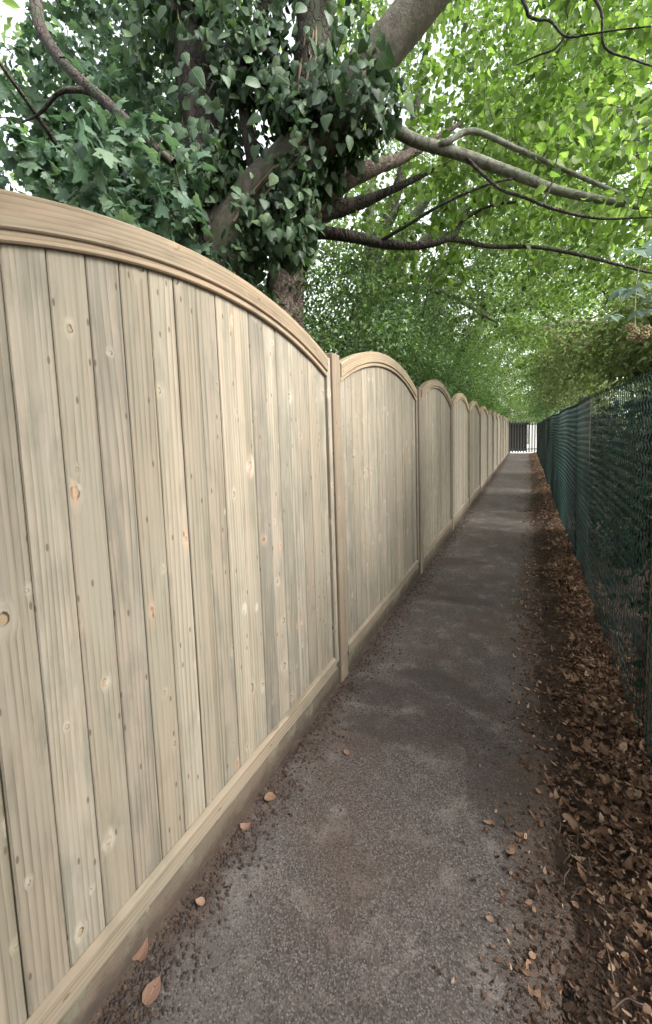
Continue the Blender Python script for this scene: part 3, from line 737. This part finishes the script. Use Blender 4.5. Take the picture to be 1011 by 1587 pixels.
# --- broad-leaved canopy hanging over the path from the sweeping boughs
tw = iv.grow(np.vstack([box_pts(110, (-.9, 3.15, 3.2), (.7, 4.0, 4.4)), box_pts(80, (-.1, 2.3, 3.75), (1.4, 3.6, 4.7)), box_pts(50, (.2, 2.8, 2.7), (1.1, 3.9, 3.4)), box_pts(120, (-2.8, 2.0, 4.8), (.2, 3.6, 6.6)), box_pts(220, (-1.9, 2.8, 4.7), (.3, 4.6, 6.9)), box_pts(220, (-3.2, 2.2, 5.4), (1.2, 5.4, 8.2))]), TWIG, rmax=.01, droop=.05)
iv.foliate(tw, 11, (.045, .082), OVATE, L_LIME, .12, singles=300, up=.6, flat=.75, droop=.6)

# --- maple on the left
ma = Tree('maple_tree', (-3.6, 3.4, 0), 'maple with lobed blue-green leaves and a slanting bare branch left of the ivy', 'tree')
ma.stem('trunk', [(-3.6, 3.4, 0, .16), (-3.55, 3.4, 1.6, .13), (-3.5, 3.3, 3.2, .10), (-3.6, 3.2, 4.8, .07), (-3.6, 3.1, 6.5, .03)], BARK_DARK, 9, 6)
MB = [(-1.80, 1.78, 2.96, .026), (-1.88, 1.75, 3.04, .026), (-2.25, 1.75, 3.41, .030), (-2.59, 1.75, 3.74, .033), (-2.79, 1.75, 3.99, .037), (-2.88, 1.75, 4.20, .039), (-3.0, 1.9, 4.7, .042), (-3.5, 2.8, 5.6, .045)]
ma.stem('branch', MB, BARK_DARK, 8, 6)
ma.stem('branch', [(-2.40, 1.76, 3.55, .022), (-2.52, 1.72, 3.58, .018), (-2.66, 1.70, 3.60, .015), (-2.85, 1.70, 3.56, .011), (-3.1, 1.72, 3.6, .006)], BARK_DARK, 6, 6)
ma.stem('branch', [(-3.55, 3.4, 2.2, .05), (-3.0, 2.6, 2.8, .035), (-2.5, 1.9, 3.0, .02), (-2.1, 1.5, 3.0, .01)], BARK_DARK, 6, 6)
ma.stem('branch', [(-3.55, 3.4, 2.6, .05), (-3.3, 2.6, 3.2, .035), (-3.0, 1.9, 3.5, .02), (-2.8, 1.4, 3.7, .01)], BARK_DARK, 6, 6)
def edge_pts(n, a, b, s):
    t = rng.uniform(0, 1, (n, 1)); return np.array(a) * (1 - t) + np.array(b) * t + rng.normal(0, 1, (n, 3)) * np.array(s)
tw = ma.grow(np.vstack([box_pts(70, (-2.8, 1.4, 2.4), (-1.8, 2.2, 3.1)), box_pts(80, (-3.6, 2.05, 2.8), (-2.2, 2.8, 3.9)), box_pts(70, (-4.0, 2.1, 3.9), (-2.5, 3.2, 5.2)), box_pts(90, (-4.4, 2.8, 2.2), (-2.4, 4.4, 4.4)), box_pts(40, (-3.2, 2.2, 1.8), (-1.8, 3.2, 2.8)), box_pts(130, (-4.4, 2.1, 3.3), (-2.6, 3.4, 5.8)), box_pts(130, (-4.4, 1.9, 2.8), (-3.0, 2.9, 4.5))]), TWIG, rmax=.009)
ma.foliate(tw, 13, (.055, .115), MAPLE, L_MAPLE, .12, singles=300, up=.7, flat=.6, droop=.5)

# --- shrubs leaning over the fence, one after another
shrubs = [  # y, length, height, leaf material, count, label
    (-1.6, 1.9, 3.1, L_HEDGE, 420, 'unseen shrub added behind the viewer over the timber fence'),  # out of view, added to darken the near end of the path
    (4.0, 1.7, 3.25, L_HEDGE, 1100, 'dark small-leaved shrub leaning over the second fence panel'),
    (6.2, 2.0, 3.75, L_HEDGE, 1100, 'dark dense shrub leaning over the third and fourth fence panels'),
    (9.0, 2.3, 4.1, L_BRIGHT, 900, 'bright green shrub spilling over the middle of the timber fence'),
    (12.4, 2.7, 4.4, L_BRIGHT, 800, 'loose light green shrub farther along behind the timber fence'),
    (16.6, 3.1, 4.6, L_BRIGHT, 700, 'tall pale green shrub behind the far fence panels'),
    (21.6, 3.5, 4.8, L_HEDGE, 700, 'shrub hanging over the fence just before the gate')]
for y, ln, h, mat, cnt, lab in shrubs:
    b = Tree('shrub', (-2.0, y, 0), lab, 'shrub', 'shrubs behind the timber fence')
    for j in range(5):
        a = rng.uniform(-1, 1, 2)
        b.stem('stem', [(-2.0 + a[0] * .3, y + a[1] * ln * .3, 0, .03), (-1.9 + a[0] * .5, y + a[1] * ln * .5, 1.2, .024), (-1.7 + a[0] * .5, y + a[1] * ln * .7, h * .75, .014), (-1.4 + a[0] * .4, y + a[1] * ln * .8, h, .006)], TWIG, 6, 5, 0)
    A = rng.uniform((-3.2, y - ln * .75, 1.5), (-1.0, y + ln * .75, h), (cnt, 3))
    # rounded top, leaning over the boards
    top = h - .5 * ((A[:, 1] - y) / ln) ** 2 - .28 * ((A[:, 0] + 2.0) / .8) ** 2 + .18 * np.sin(A[:, 1] * 5) * np.sin(A[:, 0] * 6)
    A = A[A[:, 2] < top]
    A = np.vstack([A, rng.uniform((-1.15, y - ln * .7, 1.95), (-.80, y + ln * .7, 2.3), (cnt // 8, 3))])
    A = A[(A[:, 0] < -1.06) | (A[:, 2] > 2.06)]
    tw = b.grow(A, TWIG, rmax=.008, sides=3)
    b.foliate(tw, 20, (.03, .052) if y < 11 else (.045, .07), SMALL, mat, .13, up=.6, flat=.7)

# --- hedge behind the chain link fence
hedges = [(-1.2, 2.7, 3.6, L_BROWN, 900, 'unseen hedge added behind the viewer along the chain link fence'),  # raised out of view to shade the nearest part of the timber fence
          (2.4, 1.7, 2.9, L_BROWN, 900, 'brownish straggling bramble thicket behind the nearest chain link mesh'),
          (4.9, 1.7, 2.6, L_BROWN, 900, 'dusty brown-green hedge bulging over the chain link fence'),
          (8.2, 2.1, 3.1, L_BROWN, 900, 'overgrown olive hedge behind the middle of the chain link fence'),
          (12.2, 2.6, 3.5, L_HEDGE, 800, 'dark green hedge farther along behind the chain link fence'),
          (17.2, 3.2, 3.7, L_HEDGE, 700, 'tall hedge behind the far part of the chain link fence'),
          (23.0, 3.4, 3.7, L_HEDGE, 700, 'hedge overhanging the chain link fence by the gate')]
for y, ln, h, mat, cnt, lab in hedges:
    b = Tree('hedge', (1.2, y, 0), lab, 'hedge', 'hedges behind the chain link fence')
    for j in range(6):
        a = rng.uniform(-1, 1, 2)
        b.stem('stem', [(1.15 + a[0] * .3, y + a[1] * ln * .4, 0, .014), (1.1 + a[0] * .3, y + a[1] * ln * .6, 1.0, .011), (1.05 + a[0] * .3, y + a[1] * ln * .7, h * .7, .006), (.9 + a[0] * .3, y + a[1] * ln * .8, h * .9, .003)], TWIG, 5, 5, 0)
    A = rng.uniform((.60, y - ln * .75, .1), (1.9, y + ln * .75, h + .3), (cnt, 3))
    top = h - .35 * ((A[:, 1] - y) / ln) ** 2 - .3 * ((A[:, 0] - 1.1) / .7) ** 2 + .14 * np.sin(A[:, 1] * 5 + A[:, 0] * 3) + .10 * np.sin(A[:, 1] * 13 - A[:, 0] * 9) + rng.normal(0, .14, cnt)
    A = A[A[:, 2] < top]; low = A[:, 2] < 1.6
    if 2 < y < 3: A = A[(A[:, 2] < 2.1 + (A[:, 0] - .5) * 1.6)]; A = A[(A[:, 1] < 2.9) | (A[:, 2] < 2.35)]; A = A[~((A[:, 0] < .75) & (A[:, 1] > 1.9) & (A[:, 1] < 3.0) & (A[:, 2] > 1.7))]; A = np.vstack([A, rng.uniform((.55, 3.0, 1.72), (1.3, 3.9, 2.25), (260, 3))]); low = A[:, 2] < 1.6
    if y > 4: 
        E_ = rng.uniform((.26, y - ln * .8, 1.78), (.6, y + ln * .8, h - .3), (cnt // 3, 3)); E_[:, 0] = np.clip(rng.normal(.46, .17, len(E_)), .02, 1); A = np.vstack([A, E_]); low = A[:, 2] < 1.6
    tw = b.grow(A, TWIG_PALE if y < 9 else TWIG, rmax=.008, sides=3)
    b.foliate([q for q in tw if q[-1][2] >= 1.6], 30 if y < 4 else 16, (.03, .05) if y < 11 else (.045, .07), SMALL, mat, .12, up=.6, flat=.8)
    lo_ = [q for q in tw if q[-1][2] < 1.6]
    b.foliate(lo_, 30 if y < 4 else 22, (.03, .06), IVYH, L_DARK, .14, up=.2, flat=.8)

# --- trees whose crowns close over the path
trees = [  # trunk x,y, radius, crown centre, crown radii, attractors, material, leaf size, label
    ((2.8, 4.9), .14, (1.3, 5.4, 5.2), (2.0, 1.8, 2.5), 600, L_LIME, (.06, .09), 'hazel with large bright leaves arching in from the right over the path'),
    ((-3.2, 7.0), .20, (-1.4, 7.2, 5.8), (2.8, 2.4, 3.2), 900, L_CANOPY, (.06, .09), 'leafy tree rising behind the third fence panel'),
    ((2.9, 8.6), .18, (1.2, 8.8, 5.4), (2.5, 2.3, 3.3), 900, L_LIME, (.06, .09), 'bright green tree behind the hedge where the mesh fence darkens'),
    ((-3.4, 11.5), .22, (-1.3, 11.8, 6.0), (2.9, 2.6, 3.9), 900, L_CANOPY, (.07, .10), 'tall leafy tree behind the middle of the timber fence'),
    ((3.0, 13.4), .2, (1.0, 13.6, 5.6), (2.8, 2.8, 3.7), 900, L_CANOPY, (.07, .10), 'leafy tree leaning over the path from behind the dark hedge'),
    ((-3.0, 17.4), .22, (-1.0, 17.6, 6.0), (3.2, 3.0, 4.2), 800, L_LIME, (.08, .11), 'pale green tree behind the farther timber panels'),
    ((2.8, 19.2), .2, (1.0, 19.4, 5.8), (3.0, 3.0, 4.0), 800, L_CANOPY, (.08, .11), 'tree behind the far end of the chain link fence'),
    ((-2.6, 24.0), .2, (-.6, 24.2, 5.6), (3.2, 2.4, 3.8), 800, L_CANOPY, (.08, .11), 'tree overhanging the path just before the gate'),
    ((2.6, -2.6), .16, (.2, -1.1, 3.9), (2.6, 1.85, 1.15), 800, L_CANOPY, (.11, .15), 'unseen tree added beside the path behind the viewer'),  # crown spread out of view to shade the foreground path and fence
    ((1.6, 33.0), .25, (.4, 32.0, 5.6), (4.6, 2.2, 3.6), 620, L_LIME, (.10, .14), 'broad bright tree standing beyond the gate')]
for (tx, ty), tr, cc, cr_, cnt, mat, ls, lab in trees:
    b = Tree('leafy_tree', (tx, ty, 0), lab, 'tree', 'trees closing over the path')
    cx, cy, cz = cc
    b.stem('trunk', [(tx, ty, 0, tr * 1.25), (tx + .1 * (cx - tx), ty, cz * .35, tr), (tx + .35 * (cx - tx), ty + .5 * (cy - ty), cz * .75, tr * .75), (tx + .7 * (cx - tx), cy, cz + .2, tr * .45), (cx, cy, cz + cr_[2] * .8, tr * .15)], BARK_DARK, 9, 6, .08)
    for j in range(5):
        e = ell_pts(1, cc, cr_)[0]; s0 = np.array([tx + .3 * (cx - tx), ty + .4 * (cy - ty), cz * .68]); m = s0 * .5 + e * .5 + np.array([0, 0, .35])
        b.stem('limb', [(*s0, tr * .5), (*m, tr * .32), (*e, tr * .1)], BARK_LICHEN, 7, 6, .05)
    A = ell_pts(cnt, cc, cr_, .25); A = A[(A[:, 2] > (1.95 if ty > 20 else 2.15))]
    if ty > 23 and ty < 26: A = np.vstack([A, rng.uniform((-1.3, 24.6, 1.84), (.9, 28.5, 3.4), (420, 3)), rng.uniform((.15, 24.9, 1.6), (.8, 25.4, 1.9), (12, 3))])
    tw = b.grow(A, TWIG, rmax=.02, sides=4, droop=.06)
    b.foliate(tw, 26, (ls[0] * .8, ls[1] * .85),  OVATE if ty < 9 else SMALL, mat, .2, up=.8, flat=.6, singles=200 if ty < 5 else 0)

# --- woods beyond, one unbroken mass of leaves
def woods(name, label, parts, mat):
    P = np.vstack([rng.uniform(lo, hi, (n, 3)) for n, lo, hi in parts])
    P = P[np.sin(P[:, 0] * .9 + P[:, 1] * .5) + np.sin(P[:, 2] * 1.3 + P[:, 1]) + np.sin(P[:, 0] * .7 - P[:, 2] * 1.1) + rng.normal(0, .8, len(P)) > -.9]
    n = len(P); f = rng.normal(0, 1, (n, 3)); nr = rng.normal(0, .7, (n, 3)); nr[:, 2] += .8
    tag(link(name, leaf_mesh(name, SMALL, P, frames(f, nr), rng.uniform(.12, .24, n), np.clip(rng.normal(.5, .25, n), 0, 1)), mat), label, kind='stuff')
woods('woodland', 'woods closing the view beyond the gate', [(16000, (-16, 35, 0), (16, 44, 13))], L_BRIGHT)
woods('woodland', 'woods standing back on the timber fence side', [(34000, (-15, -2, 0), (-6, 35, 13)), (5000, (-6, 5, .5), (-4, 35, 5))], L_CANOPY)
woods('woodland', 'woods standing back on the chain link side', [(9000, (4.2, 3, 0), (10, 35, 8))], L_CANOPY)

# --- bramble spray with tan fruit clusters at the right edge
br = empty('bramble_spray', (.9, 2.75, 0)); tag(br, 'hanging bramble cane with grey-green leaflets and tan seed clusters at the right edge', 'bramble')
bl = np.array(br.location)
CANE = [(.95, 2.9, 1.2), (.85, 2.8, 1.9), (.66, 2.72, 2.36), (.54, 2.68, 2.34), (.50, 2.66, 2.18), (.495, 2.66, 2.02), (.50, 2.66, 1.90)]
T = Tubes(); T.add(catmull(np.array(CANE), 6) - bl, np.linspace(.0045, .0022, 37), 5); link('cane', T.mesh('cane'), mat_plain('pale_green_cane', (.34, .36, .20), .6, var=.2), br)
BV = np_mesh('leaflet', BRAMBLE[0], BRAMBLE[1], np.full(len(BRAMBLE[0]), .5), lp=BRAMBLE[0]); BV.materials.append(L_BRAM)
for c, s_, k_ in (((.50, 2.62, 2.30), .085, 3), ((.47, 2.70, 2.13), .07, 5), ((.53, 2.6, 2.12), .06, 3), ((.52, 2.60, 1.99), .06, 3), ((.58, 2.6, 2.05), .065, 3), ((.60, 2.66, 2.34), .08, 3), ((.44, 2.9, 2.05), .05, 3)):
    for j in range(k_):
        a = rng.uniform(-.2, .2) + (j - (k_ - 1) / 2) * (1.25 if k_ == 3 else .8) - 1.6
        fwd = np.array([math.cos(a), math.sin(a) * .6, -.25 + rng.normal(0, .12)])
        M = frames(fwd[None], np.array([[rng.normal(0, .2), -.45, 1.0]]))[0]
        o = bpy.data.objects.new('leaflet', BV); C.objects.link(o); o.parent = br
        m4 = np.eye(4); m4[:3, :3] = M * s_ * 1.35 * rng.uniform(.85, 1.1); m4[:3, 3] = np.array(c) - bl; o.matrix_basis = Matrix(m4.tolist())
SEED = mat_plain('tan_seed_head', (.38, .31, .17), .9, var=.5, scale=120)
def berry():
    bm = bmesh.new()
    for i in range(26):
        z = 1 - 2 * (i + .5) / 26; a = i * 2.4; rr = math.sqrt(1 - z * z)
        m = Matrix.Translation((.011 * rr * math.cos(a), .011 * rr * math.sin(a), .011 * z))
        bmesh.ops.create_icosphere(bm, subdivisions=1, radius=.0042, matrix=m)
    return bm_mesh('seed_cluster', bm, True)
BE = berry(); BE.transform(Matrix.Scale(1.55, 4))
for c in ((.475, 2.66, 1.925), (.495, 2.64, 1.885), (.525, 2.66, 1.89), (.545, 2.66, 1.905), (.51, 2.67, 1.862), (.535, 2.64, 1.87), (.50, 2.68, 1.905), (.48, 2.64, 1.87)):
    link('seed_cluster', BE, SEED, br, tuple(np.array(c) - bl)).rotation_euler = tuple(rng.uniform(0, 3, 3))

# ------------------------------------------------------------------ litter and grit
L_LIT = mat_leaf('dead_leaf', [(.045, .029, .021), (.13, .076, .050), (.235, .143, .095), (.34, .23, .155), (.50, .40, .30)], .15, .8, .2, (1.1, .8, .5))
def scatter_litter(n, ylo, yhi, pw, size):
    y = ylo + (yhi - ylo) * rng.uniform(0, 1, n) ** pw
    edge = .11 + .06 * np.clip((y - 1) / 2, 0, 1) + .04 * np.sin(y * 2.3) + .025 * np.sin(y * 7.1)
    x = edge + (RX + .12 - edge) * np.sqrt(rng.uniform(0, 1, n)); stray = rng.uniform(0, 1, n) < .035
    x = np.where(stray, rng.normal(.06, .09, n), x)
    z = verge_z(x, y); z = np.maximum(np.where(x < .1, .004, z), path_z(x, y) + .004) + rng.uniform(.002, .045, n) * np.clip((x - edge) / .2, .05, 1)
    P = np.stack([x, y, z], 1); f = rng.normal(0, 1, (n, 3)); f[:, 2] *= .35; nr = rng.normal(0, .5, (n, 3)); nr[:, 2] += 1
    return P, frames(f, nr), rng.uniform(size[0], size[1], n) * rng.uniform(.6, 1.0, n), np.clip(rng.beta(2, 2.6, n), 0, 1)
parts = [scatter_litter(6500, .7, 3.6, 1.0, (.008, .034)), scatter_litter(9000, .9, 4.6, 1.0, (.012, .034)), scatter_litter(2200, 1.3, 4.6, 1.0, (.03, .06)), scatter_litter(8000, 3.5, 25.3, 1.2, (.03, .055))]
cat_ = [np.concatenate(q) for q in zip(*parts)]
# curled narrow pieces: squeeze the template across
M_ = cat_[1].copy(); M_[:, :, 0] *= rng.uniform(.25, 1.15, (len(M_), 1)); M_[:, :, 2] *= rng.uniform(.3, 4.0, (len(M_), 1))
tag(link('leaf_litter', leaf_mesh('leaf_litter', CURL, cat_[0], M_, cat_[2], cat_[3]), L_LIT), 'drift of curled brown dead leaves along the foot of the mesh fence', kind='stuff')
n = 15000; y = .6 + 9 * rng.uniform(0, 1, n) ** 1.7; x = rng.normal(.17, .10, n) - .05 * np.sin(y * 2.7) * np.sin(y); x = np.minimum(x, .5)
P = np.stack([x, y, np.maximum(verge_z(x, y), path_z(x, y)) + .003], 1); f = rng.normal(0, 1, (n, 3)); f[:, 2] *= .3; nr = rng.normal(0, .5, (n, 3)); nr[:, 2] += 1
L_MULCH = mat_leaf('dark_mulch', [(.024, .016, .012), (.055, .035, .025), (.105, .065, .045), (.20, .135, .095)], .1, .85, .2, (1.1, .8, .5))
tag(link('leaf_mulch', leaf_mesh('leaf_mulch', CURL, P, frames(f, nr) * rng.uniform(.3, 1, (n, 1, 1)), rng.uniform(.006, .022, n), rng.beta(1.6, 2.6, n)), L_MULCH), 'dark rotted leaf mulch where asphalt gives way to soil', kind='stuff')
n = 2000; x = np.where(rng.uniform(0, 1, n) < .62, FX + .035 + np.abs(rng.normal(0, .07, n)), rng.normal(-.02, .12, n)); y = .5 + 24 * rng.uniform(0, 1, n) ** 1.8
P = np.stack([x, y, path_z(x, y) + .003], 1); f = rng.normal(0, 1, (n, 3)); f[:, 2] *= .15; nr = rng.normal(0, .25, (n, 3)); nr[:, 2] += 1
tag(link('leaf_scraps', leaf_mesh('leaf_scraps', CURL, P, frames(f, nr), rng.uniform(.005, .016, n), rng.beta(1.6, 2.6, n)), L_MULCH), 'scraps of dead leaf scattered on the path edges', kind='stuff')
# soil crumbs and grit
ico = bmesh.new(); bmesh.ops.create_icosphere(ico, subdivisions=1, radius=1.0); iV = np.array([v.co[:] for v in ico.verts]); iF = np.array([[v.index for v in f.verts] for f in ico.faces]); ico.free()
def crumbs(name, P, size, mat, label):
    n = len(P); ax = rng.normal(0, 1, (n, 3)); M = frames(ax, rng.normal(0, 1, (n, 3))) * rng.uniform(.55, 1.2, (n, 1, 3))
    V = iV * rng.uniform(.8, 1.15, (len(iV), 1))
    tag(link(name, leaf_mesh(name, (V, iF), P, M, size, rng.uniform(0, 1, n)), mat), label, kind='stuff')
n = 5200; y = .45 + 20 * rng.uniform(0, 1, n) ** 2; x = FX + .032 + np.abs(rng.normal(0, .075, n))
crumbs('soil_crumbs', np.stack([x, y, path_z(x, y) + .001], 1), rng.uniform(.0015, .007, n), mat_plain('crumbly_soil', (.045, .032, .027), .95, var=.7, scale=90), 'dark soil crumbs along the foot of the timber fence')
n = 1500; y = .6 + 9 * rng.uniform(0, 1, n) ** 2; x = rng.uniform(FX + .05, .12, n)
crumbs('path_grit', np.stack([x, y, path_z(x, y) + .0008], 1), rng.uniform(.0008, .0026, n), mat_plain('pale_grit', (.20, .175, .16), .9, var=.6, scale=150), 'pale grit sprinkled over the asphalt')
# twigs in the drift
T = Tubes()
for _ in range(170):
    y = .9 + 12 * rng.uniform() ** 1.8; x = rng.uniform(.06, RX + .05); a = rng.uniform(0, 6.28); L = rng.uniform(.03, .15); z = max(float(verge_z(x, y)), 0) + rng.uniform(.01, .05)
    p = np.array([(x + math.cos(a) * L * t + rng.normal(0, .006), y + math.sin(a) * L * t + rng.normal(0, .006), z + rng.normal(0, .006)) for t in (0, .35, .7, 1)]); p = catmull(p, 3)
    T.add(p, np.linspace(.0028, .0010, len(p)) * rng.uniform(.4, 1.2), 4)
tag(link('dry_twigs', T.mesh('dry_twigs'), mat_plain('dead_twig_bark', (.10, .07, .048), .9, var=.6, scale=60)), 'dry broken twigs lying in the leaf drift', kind='stuff')

# single leaves one can point to
LIT2 = mat_leaf('pinkish_dead_leaf', [(.17, .095, .070), (.22, .13, .095), (.26, .17, .125)], .12, .75, .25, (1.1, .8, .5))
L_FALL = mat_leaf('fallen_green_leaf', [(.10, .20, .05), (.12, .22, .06)], .2, .5, .35)
def curled(tpl, amt):
    V = tpl[0].copy(); V[:, 2] = amt * (V[:, 0] ** 2 * 1.6 + (V[:, 1] - .5) ** 2 * .7); return V
def fallen(x, y, size, rot, tpl, mat, label, amt=.5, tilt=0.0, cat='leaf'):
    V = curled(tpl, amt); me = np_mesh('fallen_leaf', V, tpl[1], np.full(len(V), rng.uniform(.2, .9)), lp=tpl[0]); me.materials.append(mat)
    o = link('fallen_leaf', me, None, None, (x, y, float(path_z(np.array(x), np.array(y))) + .004)); o.scale = (size,) * 3; o.rotation_euler = (tilt, 0, rot)
    return tag(o, label, cat)
fallen(-.926, .608, .050, .3, IVY, LIT2, 'torn pinkish brown leaf nearest the foot of the gravel board', .5, .15)
fallen(-.836, .560, .056, .2, OVATE, LIT2, 'oval pinkish brown leaf lying flat beside the torn one', .35)
fallen(-.686, 1.49, .030, 1.2, OVATE, LIT2, 'small pale brown leaf alone on the grey asphalt', .5, .2)
fallen(.140, 1.10, .045, .4, IVYH, L_FALL, 'fresh green leaf lying on the brown soil at the path edge', .3, .1)
fallen(-.86, .79, .030, 2.0, OVATE, LIT2, 'little upturned tan leaf on the crumbs by the fence', .9, .4)
fallen(-.90, 1.02, .040, -.6, IVY, LIT2, 'crumpled brown leaf against the gravel board midway along the first panel', .8, .3)
fallen(-.90, 1.16, .05, -1.2, OVATE, L_LIT, 'long grey-brown curled leaf near the fence where the soil widens', .9, .1)
fallen(.11, 1.72, .055, 1.9, MAPLE, LIT2, 'lobed tan leaf on the near end of the leaf drift', .4, .1)
print('TRIS', sum(len(o.data.loops) - 2 * len(o.data.polygons) for o in S.objects if o.type == 'MESH'), 'OBJ', len(S.objects))
